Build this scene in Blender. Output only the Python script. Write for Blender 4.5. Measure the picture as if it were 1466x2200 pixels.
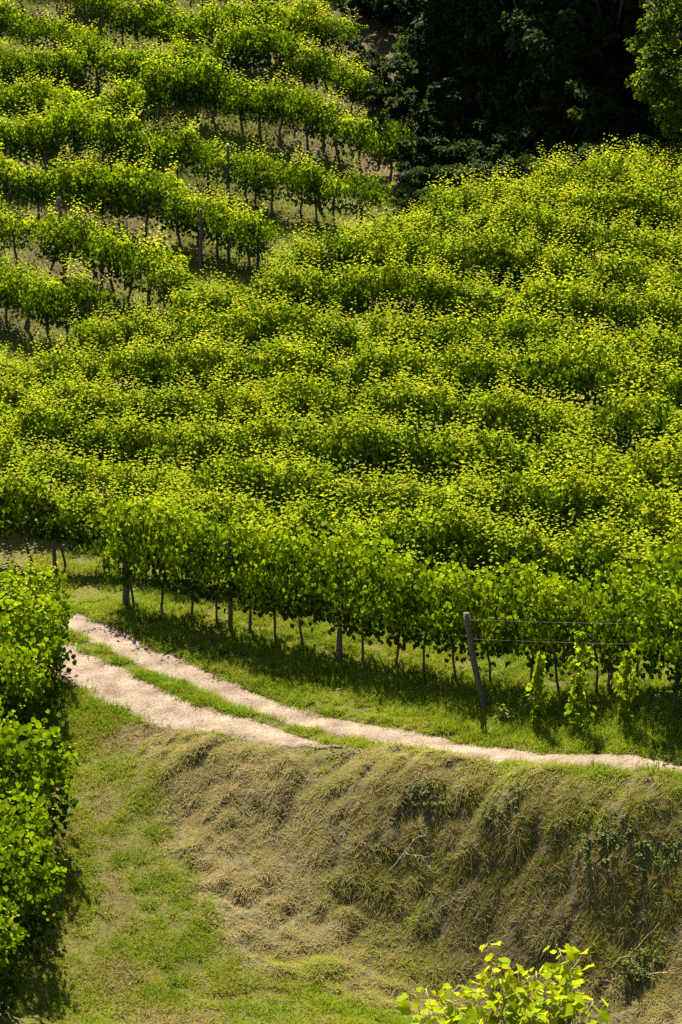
import bpy, math, random
import numpy as np
from mathutils import Vector, Matrix

for o in list(bpy.data.objects):
    bpy.data.objects.remove(o)
sc = bpy.context.scene
COL = sc.collection
R = math.radians

# ------------------------------------------------------------------ camera
CAM_Z = 20.0
PITCH = R(16.6)
FPX = 4600.0                      # focal length in pixels of the 1466 x 2200 photograph
cam = bpy.data.cameras.new('camera')
cam.sensor_fit = 'VERTICAL'
cam.sensor_height = 36.0
cam.lens = FPX * 36.0 / 2200.0
cam.clip_start = 0.5
cam.clip_end = 2000
cam_ob = bpy.data.objects.new('camera', cam)
COL.objects.link(cam_ob)
cam_ob.location = (0, 0, CAM_Z)
cam_ob.rotation_euler = (R(90) - PITCH, 0, 0)
sc.camera = cam_ob

# ------------------------------------------------------------------ light
SUN_EL, SUN_AZ = R(52), R(-12)    # azimuth clockwise from +Y
world = bpy.data.worlds.new('World')
sc.world = world
world.use_nodes = True
wn = world.node_tree
sky = wn.nodes.new('ShaderNodeTexSky')
sky.sky_type = 'NISHITA'
sky.sun_disc = False
sky.sun_elevation = SUN_EL
sky.sun_rotation = SUN_AZ
wn.links.new(sky.outputs[0], wn.nodes['Background'].inputs[0])
wn.nodes['Background'].inputs[1].default_value = 0.05
sun = bpy.data.lights.new('sun', 'SUN')
sun.energy = 5.0
sun.angle = R(0.5)
sun.color = (1.0, 0.93, 0.78)
sun_ob = bpy.data.objects.new('sun', sun)
COL.objects.link(sun_ob)
sdir = Vector((math.sin(SUN_AZ) * math.cos(SUN_EL), math.cos(SUN_AZ) * math.cos(SUN_EL), math.sin(SUN_EL)))
sun_ob.rotation_euler = sdir.to_track_quat('Z', 'Y').to_euler()
sun_ob.location = (0, 40, 60)
vs = sc.view_settings
vs.view_transform = 'Standard'
vs.look = 'None'
vs.exposure = 2.25
vs.gamma = 1.0
vs.use_curve_mapping = False
sc.cycles.use_denoising = False
sc.cycles.max_bounces = 4
sc.cycles.transmission_bounces = 6
sc.cycles.diffuse_bounces = 2

rng = np.random.default_rng(7)
random.seed(7)

# ------------------------------------------------------------------ pixel <-> place
CP, SP = math.cos(PITCH), math.sin(PITCH)

def ray(px, py):
    u, v = px - 733.0, 1100.0 - py
    return np.array([u, FPX * CP + v * SP, -FPX * SP + v * CP])

def at(px, py, d):
    r = ray(px, py)
    return r * (d / r[1]) + np.array([0, 0, CAM_Z])

def topix(x, y, z):
    z = z - CAM_Z
    fwd = y * CP - z * SP
    up = y * SP + z * CP
    return 733.0 + FPX * x / fwd, 1100.0 - FPX * up / fwd

# ------------------------------------------------------------------ noise
_h = np.random.default_rng(99).random((256, 256))

def vnoise(x, y, s=1.0, off=0.0):
    x = np.asarray(x, float) / s + 37.3 + off
    y = np.asarray(y, float) / s + 91.7 + off * 1.7
    xi, yi = np.floor(x).astype(int), np.floor(y).astype(int)
    fx, fy = x - xi, y - yi
    fx, fy = fx * fx * (3 - 2 * fx), fy * fy * (3 - 2 * fy)
    a, b = _h[xi % 256, yi % 256], _h[(xi + 1) % 256, yi % 256]
    c, d = _h[xi % 256, (yi + 1) % 256], _h[(xi + 1) % 256, (yi + 1) % 256]
    return (a * (1 - fx) + b * fx) * (1 - fy) + (c * (1 - fx) + d * fx) * fy

def fbm(x, y, s=1.0, off=0.0, n=4):
    t, amp, tot = 0, 1.0, 0
    for k in range(n):
        t = t + amp * vnoise(x, y, s / 2 ** k, off + 13.1 * k)
        tot += amp
        amp *= 0.55
    return t / tot

def sstep(a, b, x):
    t = np.clip((np.asarray(x, float) - a) / (b - a), 0, 1)
    return t * t * (3 - 2 * t)

# ------------------------------------------------------------------ terrain
G = [  # seen ground: px, py, distance
    (270, 1300, 41.5), (500, 1352, 39.7), (730, 1415, 38), (1000, 1463, 36), (1300, 1492, 34.2), (1466, 1505, 33.2),
    (1045, 1535, 34.5), (1250, 1575, 33), (1466, 1600, 31.5),
    (160, 1330, 40.5), (350, 1420, 38.5), (560, 1510, 36.3), (750, 1570, 34.6), (950, 1610, 33.2), (1200, 1635, 32), (1466, 1655, 30.8),
    (160, 1415, 38.5), (300, 1490, 36.8), (430, 1550, 35.5), (560, 1580, 34.7), (700, 1600, 33.8),
    (450, 1598, 34.25), (900, 1640, 32.4), (1150, 1655, 31.3), (1400, 1672, 30.2), (1650, 1690, 29.2),
    (620, 1750, 32.6), (900, 1850, 31.2), (1150, 1850, 30.3), (1400, 1850, 29.35), (1650, 1860, 28.4),
    (680, 1950, 31.0), (1000, 2130, 29.45), (1200, 2140, 28.65), (1400, 2150, 27.9), (1650, 2160, 27.0),
    (400, 1750, 33.2), (450, 1900, 31.5), (500, 2010, 30.2),
    (200, 2200, 28), (250, 1950, 30.8), (230, 1750, 33.2), (230, 1620, 35.1), (230, 1540, 36.2), (430, 2200, 28.0),
    (650, 2180, 28.3), (850, 2200, 28.2), (1100, 2250, 28.0),
    (50, 2150, 28.3), (70, 1800, 32.3), (0, 1500, 37), (-250, 1500, 36.5), (-300, 2000, 30),
    (0, 1200, 46), (250, 1228, 44.5), (-300, 1180, 48),
    (60, 742, 62), (400, 605, 66), (0, 550, 67), (0, 300, 75), (0, 0, 85), (400, 300, 75.5), (400, 0, 86), (700, 480, 69),
    (700, 250, 77), (700, 0, 87), (870, 330, 74), (1000, 400, 70), (1200, 250, 73), (1400, 160, 76), (-400, 600, 66), (-400, 200, 78), (-400, 0, 85),
    (1900, 100, 76),
]
T = [  # seen canopy tops (1.95 m above the ground): px, py, distance
    (733, 1078, 41.2), (733, 985, 43.8), (733, 885, 46.5), (733, 805, 49), (733, 735, 51.5), (733, 610, 55), (733, 497, 59),
    (1466, 1215, 33.2), (1466, 1130, 36), (1466, 950, 40.6), (1466, 860, 42.9), (1466, 700, 47.5), (1466, 545, 52), (1466, 435, 56), (1466, 325, 60),
    (0, 935, 48.6), (0, 870, 51.2), (0, 815, 53.6), (0, 760, 56), (300, 668, 57), (520, 590, 58), (950, 437, 59.5), (1150, 388, 60),
    (300, 890, 49.5), (1100, 985, 41.5), (1100, 700, 50), (1100, 530, 55), (-350, 880, 54), (1850, 700, 46), (1850, 280, 59), (1850, 1100, 34),
]
W = [  # world points out of view: x, y, z above the camera
    (0, -6, 0.5), (0, 0, -1.9), (0, 8, -6.2), (0, 15, -9.75), (0, 20, -12.6), (0, 24.5, -15.0), (12, 0, -1.9), (-12, 0, -1.9),
    (10, 15, -9.6), (-10, 15, -9.9), (9, 22, -13.3), (-9, 22, -13.7), (40, 0, -2), (-40, 0, -2), (40, 18, -11), (-40, 18, -11), (-4, 26.3, -15.7), (4, 25.6, -15.4),
    (-25, 40, -15), (25, 35, -12), (-30, 60, -14), (30, 55, -9), (30, 75, -5), (-35, 80, -7), (-35, 100, 0.5), (0, 100, 0), (35, 100, 1.5),
    (0, 120, 6), (-50, 120, 6), (50, 120, 7), (18, 88, -2.2), (10, 66, -9.3), (4, 66, -10.6), (15, 70, -8.3),
]
cps = [at(*g) for g in G] + [at(a, b, c) - np.array([0, 0, 1.95]) for a, b, c in T] + [np.array([a, b, c + CAM_Z]) for a, b, c in W]
cps = np.array(cps)

def _phi(r2):
    return 0.5 * r2 * np.log(np.maximum(r2, 1e-9))

_n = len(cps)
_A = np.zeros((_n + 3, _n + 3))
_d2 = ((cps[:, None, :2] - cps[None, :, :2]) ** 2).sum(-1)
_A[:_n, :_n] = _phi(_d2) + 0.35 * np.eye(_n)
_A[:_n, _n] = 1
_A[:_n, _n + 1:] = cps[:, :2]
_A[_n:, :_n] = _A[:_n, _n:].T
_w = np.linalg.solve(_A, np.concatenate([cps[:, 2], [0, 0, 0]]))

def zexact(x, y):
    x, y = np.atleast_1d(np.asarray(x, float)).ravel(), np.atleast_1d(np.asarray(y, float)).ravel()
    out = np.empty(len(x))
    for i in range(0, len(x), 40000):
        xs, ys = x[i:i + 40000, None], y[i:i + 40000, None]
        out[i:i + 40000] = (_phi((xs - cps[:, 0]) ** 2 + (ys - cps[:, 1]) ** 2) @ _w[:_n]) + _w[_n] + _w[_n + 1] * xs[:, 0] + _w[_n + 2] * ys[:, 0]
    return out

_GX, _GY, _GS = -24.0, 20.0, 0.2
_gnx, _gny = 241, 401
_gm = np.meshgrid(_GX + _GS * np.arange(_gnx), _GY + _GS * np.arange(_gny), indexing='ij')
_GZ = zexact(_gm[0].ravel(), _gm[1].ravel()).reshape(_gnx, _gny)

def zbase(x, y):
    """terrain height, read off a fine table where it covers the place"""
    x, y = np.atleast_1d(np.asarray(x, float)).ravel(), np.atleast_1d(np.asarray(y, float)).ravel()
    u, v = (x - _GX) / _GS, (y - _GY) / _GS
    ok = (u >= 0) & (v >= 0) & (u < _gnx - 1.001) & (v < _gny - 1.001)
    i, j = np.clip(u.astype(int), 0, _gnx - 2), np.clip(v.astype(int), 0, _gny - 2)
    a, b = np.clip(u - i, 0, 1), np.clip(v - j, 0, 1)
    z = (_GZ[i, j] * (1 - a) + _GZ[i + 1, j] * a) * (1 - b) + (_GZ[i, j + 1] * (1 - a) + _GZ[i + 1, j + 1] * a) * b
    if not ok.all():
        z[~ok] = zexact(x[~ok], y[~ok])
    return z

def seg_dist(x, y, line):
    """distance to a plan polyline, and how far along it"""
    best = np.full(len(x), 1e9)
    tt = np.zeros(len(x))
    run = 0.0
    for a, b in zip(line[:-1], line[1:]):
        ab = b - a
        L = math.hypot(*ab)
        t = np.clip(((x - a[0]) * ab[0] + (y - a[1]) * ab[1]) / (L * L), 0, 1)
        d = np.hypot(x - a[0] - t * ab[0], y - a[1] - t * ab[1])
        m = d < best
        best[m] = d[m]
        tt[m] = run + t[m] * L
        run += L
    return best, tt, run

def plan(pts):
    return [at(*p)[:2] for p in pts]

RUT_FAR = plan([(-400, 1120, 46), (-60, 1245, 42.8), (160, 1333, 40.4), (350, 1422, 38.4), (560, 1512, 36.2), (750, 1568, 34.65), (950, 1606, 33.3), (1200, 1636, 31.95), (1466, 1660, 30.65), (1800, 1690, 29.0)])
RUT_NEAR = plan([(-400, 1200, 43.8), (-60, 1330, 40.6), (160, 1422, 38.3), (300, 1490, 36.75), (430, 1540, 35.6), (560, 1575, 34.8), (660, 1593, 34.15), (760, 1606, 33.55)])

CREST = plan([(300, 1560, 35.4), (450, 1585, 34.6), (700, 1598, 34.0), (900, 1622, 32.95), (1150, 1645, 31.75), (1400, 1665, 30.6), (1900, 1695, 28.5)])
TOE = plan([(300, 1560, 35.4), (340, 1700, 33.8), (430, 1900, 31.5), (560, 2060, 29.6), (850, 2160, 28.6), (1200, 2190, 27.6), (1900, 2220, 25.5)])
_poly = np.array(CREST + TOE[::-1][:-1])

def in_poly(x, y, poly):
    ins = np.zeros(len(x), bool)
    j = len(poly) - 1
    for i in range(len(poly)):
        xi, yi, xj, yj = *poly[i], *poly[j]
        c = ((yi > y) != (yj > y)) & (x < (xj - xi) * (y - yi) / (yj - yi + 1e-12) + xi)
        ins ^= c
        j = i
    return ins

def bank_mask(x, y):
    """1 inside the mown bank, falling to 0 just outside it"""
    ins = in_poly(x, y, _poly)
    d, _, _ = seg_dist(x, y, [np.array(p) for p in list(_poly) + [_poly[0]]])
    sd = np.where(ins, d, -d) + (fbm(x, y, 0.9, 3) - 0.5) * 0.9
    return sstep(-0.25, 0.35, sd)

def zground(x, y):
    x, y = np.atleast_1d(np.asarray(x, float)).ravel(), np.atleast_1d(np.asarray(y, float)).ravel()
    z = zbase(x, y)
    near = sstep(24, 27, y) * (1 - sstep(44, 60, y))
    z += (fbm(x, y, 1.6, 1) - 0.5) * 0.10 * near
    z += (fbm(x, y, 0.35, 2, 3) - 0.5) * 0.05 * near
    bm = np.zeros(len(x))
    m = (y > 22) & (y < 40) & (x > -6) & (x < 12)
    if m.any():
        bm[m] = bank_mask(x[m], y[m])
        z[m] += bm[m] * ((fbm(x[m], y[m], 0.9, 5, 3) - 0.5) * 0.27 + (vnoise(x[m], y[m], 0.26, 6) - 0.5) * 0.13 + (vnoise(x[m], y[m], 0.11, 7) - 0.5) * 0.05)
    far = sstep(58, 66, y)
    z += far * (fbm(x, y, 4, 8) - 0.5) * 0.7
    m = (y > 28) & (y < 50)
    if m.any():
        for line, w in ((RUT_FAR, 0.42), (RUT_NEAR, 0.55)):
            d, _, _ = seg_dist(x[m], y[m], line)
            z[m] -= 0.05 * (1 - sstep(w * 0.5, w * 1.2, d))
    return z

def zg(x, y):
    return float(zground(x, y)[0])

# ------------------------------------------------------------------ mesh helpers
def mesh_from(name, verts, faces, mat, attrs=None, smooth=False):
    """faces: list of index arrays grouped by size, each (n, k)"""
    me = bpy.data.meshes.new(name)
    verts = np.asarray(verts, np.float32)
    fl = [np.asarray(f, np.int32) for f in (faces if isinstance(faces, list) else [faces]) if len(f)]
    loops = np.concatenate([f.ravel() for f in fl])
    tot = np.concatenate([np.full(len(f), f.shape[1], np.int32) for f in fl])
    start = np.concatenate([[0], np.cumsum(tot)[:-1]]).astype(np.int32)
    me.vertices.add(len(verts))
    me.vertices.foreach_set('co', verts.ravel())
    me.loops.add(len(loops))
    me.loops.foreach_set('vertex_index', loops)
    me.polygons.add(len(tot))
    me.polygons.foreach_set('loop_start', start)
    me.polygons.foreach_set('loop_total', tot)
    if smooth:
        me.polygons.foreach_set('use_smooth', np.ones(len(tot), bool))
    for k, v in (attrs or {}).items():
        a = me.attributes.new(k, 'FLOAT', 'POINT')
        a.data.foreach_set('value', np.asarray(v, np.float32))
    me.update(calc_edges=True)
    me.materials.append(mat)
    return me

def link(name, me, parent=None, kind=None):
    o = bpy.data.objects.new(name, me)
    COL.objects.link(o)
    if parent is not None:
        o.parent = parent
    if kind:
        o['kind'] = kind
    return o

def thing(name, label, cat, loc=(0, 0, 0), rotz=0.0, group=None, me=None):
    o = bpy.data.objects.new(name, me)
    COL.objects.link(o)
    o.location = loc
    o.rotation_euler = (0, 0, rotz)
    o['label'] = label
    o['category'] = cat
    if group:
        o['group'] = group
    return o

def tube(pts, radii, n=6, cap=True):
    pts = [Vector(p) for p in pts]
    V, F = [], []
    for i, p in enumerate(pts):
        t = (pts[min(i + 1, len(pts) - 1)] - pts[max(i - 1, 0)]).normalized()
        a = t.orthogonal().normalized() if i == 0 else (a - t * a.dot(t)).normalized()
        b = t.cross(a)
        for k in range(n):
            an = 2 * math.pi * k / n
            V.append(p + (a * math.cos(an) + b * math.sin(an)) * radii[i])
    for i in range(len(pts) - 1):
        for k in range(n):
            F.append((i * n + k, i * n + (k + 1) % n, (i + 1) * n + (k + 1) % n, (i + 1) * n + k))
    V = [tuple(v) for v in V]
    if cap:
        V.append(tuple(pts[-1]))
        c = len(V) - 1
        m = (len(pts) - 1) * n
        tri = [(m + k, m + (k + 1) % n, c) for k in range(n)]
    else:
        tri = []
    return np.array(V), np.array(F), np.array(tri).reshape(-1, 3)

def join(parts):
    V, Q, Tn, o = [], [], [], 0
    for v, q, t in parts:
        V.append(v)
        if len(q): Q.append(q + o)
        if len(t): Tn.append(t + o)
        o += len(v)
    return np.concatenate(V), [np.concatenate(Q) if Q else np.zeros((0, 4), int), np.concatenate(Tn) if Tn else np.zeros((0, 3), int)]

# ------------------------------------------------------------------ materials
def new_mat(name):
    m = bpy.data.materials.new(name)
    m.use_nodes = True
    nt = m.node_tree
    nt.nodes.clear()
    return m, nt, nt.nodes, nt.links

def ramp(nt, fac, stops):
    r = nt.nodes.new('ShaderNodeValToRGB')
    e = r.color_ramp.elements
    while len(e) > 1:
        e.remove(e[-1])
    e[0].position, e[0].color = stops[0][0], (*stops[0][1], 1)
    for p, c in stops[1:]:
        x = e.new(p)
        x.color = (*c, 1)
    nt.links.new(fac, r.inputs[0])
    return r.outputs[0]

def leaf_mat(name, stops, tstops, trans=0.45, rough=0.42, spec=0.5, hue=0.06):
    m, nt, N, L = new_mat(name)
    at_ = N.new('ShaderNodeAttribute'); at_.attribute_name = 'tint'
    oi = N.new('ShaderNodeObjectInfo')
    mr = N.new('ShaderNodeMapRange'); mr.inputs[3].default_value = -hue; mr.inputs[4].default_value = hue
    L.new(oi.outputs['Random'], mr.inputs[0])
    ad = N.new('ShaderNodeMath'); ad.operation = 'ADD'; ad.use_clamp = True
    L.new(at_.outputs['Fac'], ad.inputs[0]); L.new(mr.outputs[0], ad.inputs[1])
    c1 = ramp(nt, ad.outputs[0], stops)
    c2 = ramp(nt, ad.outputs[0], tstops)
    p = N.new('ShaderNodeBsdfPrincipled')
    p.inputs['Roughness'].default_value = rough
    p.inputs['Specular IOR Level'].default_value = spec
    L.new(c1, p.inputs['Base Color'])
    t = N.new('ShaderNodeBsdfTranslucent')
    L.new(c2, t.inputs[0])
    mx = N.new('ShaderNodeMixShader')
    tr = N.new('ShaderNodeMapRange'); tr.inputs[3].default_value = trans * 0.45; tr.inputs[4].default_value = min(0.7, trans * 1.35)
    L.new(ad.outputs[0], tr.inputs[0]); L.new(tr.outputs[0], mx.inputs[0])
    L.new(p.outputs[0], mx.inputs[1]); L.new(t.outputs[0], mx.inputs[2])
    o = N.new('ShaderNodeOutputMaterial')
    L.new(mx.outputs[0], o.inputs[0])
    return m

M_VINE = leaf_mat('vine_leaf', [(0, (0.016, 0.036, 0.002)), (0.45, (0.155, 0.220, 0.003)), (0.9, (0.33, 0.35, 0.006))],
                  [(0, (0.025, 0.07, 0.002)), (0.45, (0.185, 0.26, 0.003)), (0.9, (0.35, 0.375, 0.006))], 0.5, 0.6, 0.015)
M_SUNTREE = leaf_mat('sunlit_tint_tree_leaf', [(0, (0.028, 0.052, 0.004)), (1, (0.09, 0.125, 0.008))], [(0, (0.05, 0.09, 0.003)), (1, (0.20, 0.25, 0.008))], 0.45, 0.7, 0.03)  # leaf colour brightened to imitate sunlight on the upper right tree
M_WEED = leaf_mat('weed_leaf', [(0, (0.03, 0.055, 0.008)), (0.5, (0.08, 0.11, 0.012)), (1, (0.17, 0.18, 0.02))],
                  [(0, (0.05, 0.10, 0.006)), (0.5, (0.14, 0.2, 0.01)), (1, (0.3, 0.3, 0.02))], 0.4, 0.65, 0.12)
M_TREE = leaf_mat('shade_tint_tree_leaf', [(0, (0.008, 0.017, 0.003)), (1, (0.022, 0.036, 0.004))],
                  [(0, (0.012, 0.03, 0.003)), (1, (0.05, 0.08, 0.008))], 0.3, 0.7, 0.04)  # leaf colour kept near black to imitate the wood's deep shade
M_GRASS = leaf_mat('grass_blade', [(0, (0.07, 0.13, 0.005)), (0.35, (0.19, 0.215, 0.010)), (0.58, (0.135, 0.108, 0.028)), (1, (0.36, 0.29, 0.14))],
                   [(0, (0.15, 0.25, 0.005)), (0.35, (0.30, 0.33, 0.010)), (0.62, (0.24, 0.21, 0.035)), (1, (0.28, 0.22, 0.09))], 0.4, 0.7, 0.015, 0.0)

def bark_mat(name, a, b):
    m, nt, N, L = new_mat(name)
    tc = N.new('ShaderNodeTexCoord')
    mp = N.new('ShaderNodeMapping'); mp.inputs['Scale'].default_value = (40, 40, 6)
    L.new(tc.outputs['Object'], mp.inputs[0])
    nz = N.new('ShaderNodeTexNoise'); nz.inputs['Detail'].default_value = 5
    L.new(mp.outputs[0], nz.inputs[0])
    c = ramp(nt, nz.outputs[0], [(0.3, a), (0.7, b)])
    p = N.new('ShaderNodeBsdfPrincipled'); p.inputs['Roughness'].default_value = 0.9
    L.new(c, p.inputs['Base Color'])
    bp = N.new('ShaderNodeBump'); bp.inputs['Strength'].default_value = 0.6; bp.inputs['Distance'].default_value = 0.01
    L.new(nz.outputs[0], bp.inputs['Height']); L.new(bp.outputs[0], p.inputs['Normal'])
    o = N.new('ShaderNodeOutputMaterial'); L.new(p.outputs[0], o.inputs[0])
    return m

M_BARK = bark_mat('vine_bark', (0.03, 0.022, 0.016), (0.10, 0.075, 0.055))
M_TREEBARK = bark_mat('tree_bark', (0.03, 0.025, 0.02), (0.09, 0.075, 0.06))
M_POST = bark_mat('weathered_post', (0.04, 0.032, 0.026), (0.12, 0.095, 0.075))
M_TWIG = bark_mat('dead_twig', (0.12, 0.10, 0.085), (0.30, 0.26, 0.21))
M_STRAW = bark_mat('dry_stalk', (0.28, 0.22, 0.10), (0.45, 0.38, 0.2))

def wire_mat():
    m, nt, N, L = new_mat('galvanised_wire')
    p = N.new('ShaderNodeBsdfPrincipled')
    p.inputs['Base Color'].default_value = (0.13, 0.13, 0.125, 1); p.inputs['Metallic'].default_value = 0.2
    p.inputs['Roughness'].default_value = 0.5
    o = N.new('ShaderNodeOutputMaterial'); L.new(p.outputs[0], o.inputs[0])
    return m
M_WIRE = wire_mat()

def ground_mat():
    m, nt, N, L = new_mat('ground_soil_grass')
    geo = N.new('ShaderNodeNewGeometry')
    def noise(scale, detail=6, rough=0.6):
        n = N.new('ShaderNodeTexNoise'); n.inputs['Scale'].default_value = scale
        n.inputs['Detail'].default_value = detail; n.inputs['Roughness'].default_value = rough
        L.new(geo.outputs['Position'], n.inputs[0]); return n.outputs[0]
    n1, n2, n3 = noise(1.1), noise(9.0), noise(45.0, 4, 0.7)
    def attr(k):
        a = N.new('ShaderNodeAttribute'); a.attribute_name = k; return a.outputs['Fac']
    def mix(f, a, b, mode='MIX'):
        x = N.new('ShaderNodeMix'); x.data_type = 'RGBA'; x.blend_type = mode
        if isinstance(f, float): x.inputs[0].default_value = f
        else: L.new(f, x.inputs[0])
        L.new(a, x.inputs[6]); L.new(b, x.inputs[7]); return x.outputs[2]
    green = ramp(nt, n2, [(0.3, (0.04, 0.042, 0.008)), (0.7, (0.10, 0.088, 0.018))])
    straw = ramp(nt, n2, [(0.25, (0.03, 0.026, 0.013)), (0.5, (0.07, 0.06, 0.026)), (0.75, (0.13, 0.105, 0.048))])
    soil = ramp(nt, n2, [(0.3, (0.045, 0.028, 0.014)), (0.7, (0.11, 0.070, 0.035))])
    def pert(a, k=0.9):
        s = N.new('ShaderNodeMath'); s.operation = 'SUBTRACT'; L.new(n1, s.inputs[0]); s.inputs[1].default_value = 0.5
        q = N.new('ShaderNodeMath'); q.operation = 'MULTIPLY_ADD'; L.new(s.outputs[0], q.inputs[0]); q.inputs[1].default_value = k; L.new(a, q.inputs[2])
        r = N.new('ShaderNodeMapRange'); r.inputs[1].default_value = 0.25; r.inputs[2].default_value = 0.8; q2 = N.new('ShaderNodeMath'); q2.operation = 'MULTIPLY_ADD'; L.new(n2, q2.inputs[0]); q2.inputs[1].default_value = 0.5; L.new(q.outputs[0], q2.inputs[2]); q3 = N.new('ShaderNodeMath'); q3.operation = 'SUBTRACT'; L.new(q2.outputs[0], q3.inputs[0]); q3.inputs[1].default_value = 0.25; L.new(q3.outputs[0], r.inputs[0]); return r.outputs[0]
    c = mix(pert(attr('dry')), green, straw)
    c = mix(pert(attr('soil'), 1.2), c, soil)
    grit = ramp(nt, n3, [(0.25, (0.45, 0.45, 0.45)), (0.6, (1, 1, 1))])
    c = mix(1.0, c, grit, 'MULTIPLY')
    p = N.new('ShaderNodeBsdfPrincipled'); p.inputs['Roughness'].default_value = 0.95; p.inputs['Specular IOR Level'].default_value = 0.1
    L.new(c, p.inputs['Base Color'])
    bp = N.new('ShaderNodeBump'); bp.inputs['Strength'].default_value = 0.9; bp.inputs['Distance'].default_value = 0.04
    L.new(n2, bp.inputs['Height']); L.new(bp.outputs[0], p.inputs['Normal'])
    o = N.new('ShaderNodeOutputMaterial'); L.new(p.outputs[0], o.inputs[0])
    return m
M_GROUND = ground_mat()

def track_mat():
    m, nt, N, L = new_mat('pale_gravel_track')
    geo = N.new('ShaderNodeNewGeometry')
    def noise(scale, detail=5):
        n = N.new('ShaderNodeTexNoise'); n.inputs['Scale'].default_value = scale; n.inputs['Detail'].default_value = detail
        L.new(geo.outputs['Position'], n.inputs[0]); return n.outputs[0]
    a, b = noise(2.2), noise(26, 8)
    c1 = ramp(nt, a, [(0.3, (0.095, 0.068, 0.045)), (0.5, (0.150, 0.112, 0.080)), (0.68, (0.195, 0.150, 0.112))])
    c2 = ramp(nt, b, [(0.35, (0.55, 0.5, 0.45)), (0.5, (0.95, 0.95, 0.95)), (0.7, (1.15, 1.15, 1.15))])
    x = N.new('ShaderNodeMix'); x.data_type = 'RGBA'; x.blend_type = 'MULTIPLY'; x.inputs[0].default_value = 1.0
    L.new(c1, x.inputs[6]); L.new(c2, x.inputs[7])
    p = N.new('ShaderNodeBsdfPrincipled'); p.inputs['Roughness'].default_value = 0.95; p.inputs['Specular IOR Level'].default_value = 0.15
    L.new(x.outputs[2], p.inputs['Base Color'])
    bp = N.new('ShaderNodeBump'); bp.inputs['Strength'].default_value = 0.8; bp.inputs['Distance'].default_value = 0.03
    L.new(b, bp.inputs['Height']); L.new(bp.outputs[0], p.inputs['Normal'])
    o = N.new('ShaderNodeOutputMaterial'); L.new(p.outputs[0], o.inputs[0])
    return m
M_TRACK = track_mat()

# ------------------------------------------------------------------ ground sheet
def axis(segs):
    out = []
    for a, b, s in segs:
        out.append(np.arange(a, b, s))
    return np.concatenate(out + [[segs[-1][1]]])
gx = axis([(-160, -40, 8), (-40, -12, 1.5), (-12, -7, 0.4), (-7, 8, 0.075), (8, 13, 0.4), (13, 40, 1.5), (40, 160, 8)])
gy = axis([(-60, 0, 6), (0, 24, 0.8), (24, 26.5, 0.25), (26.5, 42, 0.08), (42, 50, 0.2), (50, 92, 0.4), (92, 130, 2), (130, 260, 10)])
X, Y = np.meshgrid(gx, gy)
X, Y = X.ravel(), Y.ravel()
Xc, Yc = np.clip(X, -45, 45), np.clip(Y, -6, 120)
Z = zground(Xc, Yc) + 0.22 * np.maximum(0, Y - 120)
nx, ny = len(gx), len(gy)
ii = (np.arange(ny - 1)[:, None] * nx + np.arange(nx - 1)[None, :]).ravel()
quads = np.stack([ii, ii + 1, ii + 1 + nx, ii + nx], 1)

def lane_line():
    return plan([(240, 1560, 35.9), (205, 1690, 34), (235, 1850, 32), (255, 1950, 30.8), (260, 2100, 29), (250, 2200, 28)])
LANE = lane_line()

def soil_amount(x, y):
    """bare patches: wheel wear on the lane, straw litter by the track, open earth on the far slope"""
    s = np.zeros(len(x))
    n = fbm(x, y, 0.8, 20)
    m = (y > 24) & (y < 40)
    d, _, _ = seg_dist(x[m], y[m], LANE)
    s[m] = np.maximum(s[m], (1 - sstep(0.05, 0.5, d)) * 0.5 * sstep(0.40, 0.60, n[m]))
    low = (1 - sstep(28.0, 30.2, y)) * (y > 24) * sstep(-4.4, -3.2, x) * (1 - sstep(-0.6, 1.2, x))
    s = np.maximum(s, low * sstep(0.48, 0.66, n) * 0.6)
    pt = at(330, 1562, 35.4)
    s = np.maximum(s, (1 - sstep(0.3, 1.3, np.hypot((x - pt[0]) * 0.75, (y - pt[1]) * 1.5))) * 0.85)
    far = sstep(58.5, 61, y)
    s = np.maximum(s, far * sstep(0.36, 0.62, fbm(x, y, 3.0, 30)) * 0.6)
    # a bare earth cutting between the far vines and the wood
    u = x / np.maximum(y, 1) * FPX + 733
    s = np.maximum(s, sstep(68, 72, y) * sstep(720, 780, u + 60 * (n - 0.5)) * 0.8)
    return s

DRY = np.zeros(len(X))
m_ = (Y > 22) & (Y < 41) & (X > -6) & (X < 13)
DRY[m_] = bank_mask(X[m_], Y[m_])
SOIL = soil_amount(X, Y)
g_me = mesh_from('ground', np.stack([X, Y, Z], 1), quads, M_GROUND, {'dry': DRY, 'soil': SOIL}, smooth=True)
link('ground', g_me, kind='structure')

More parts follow.
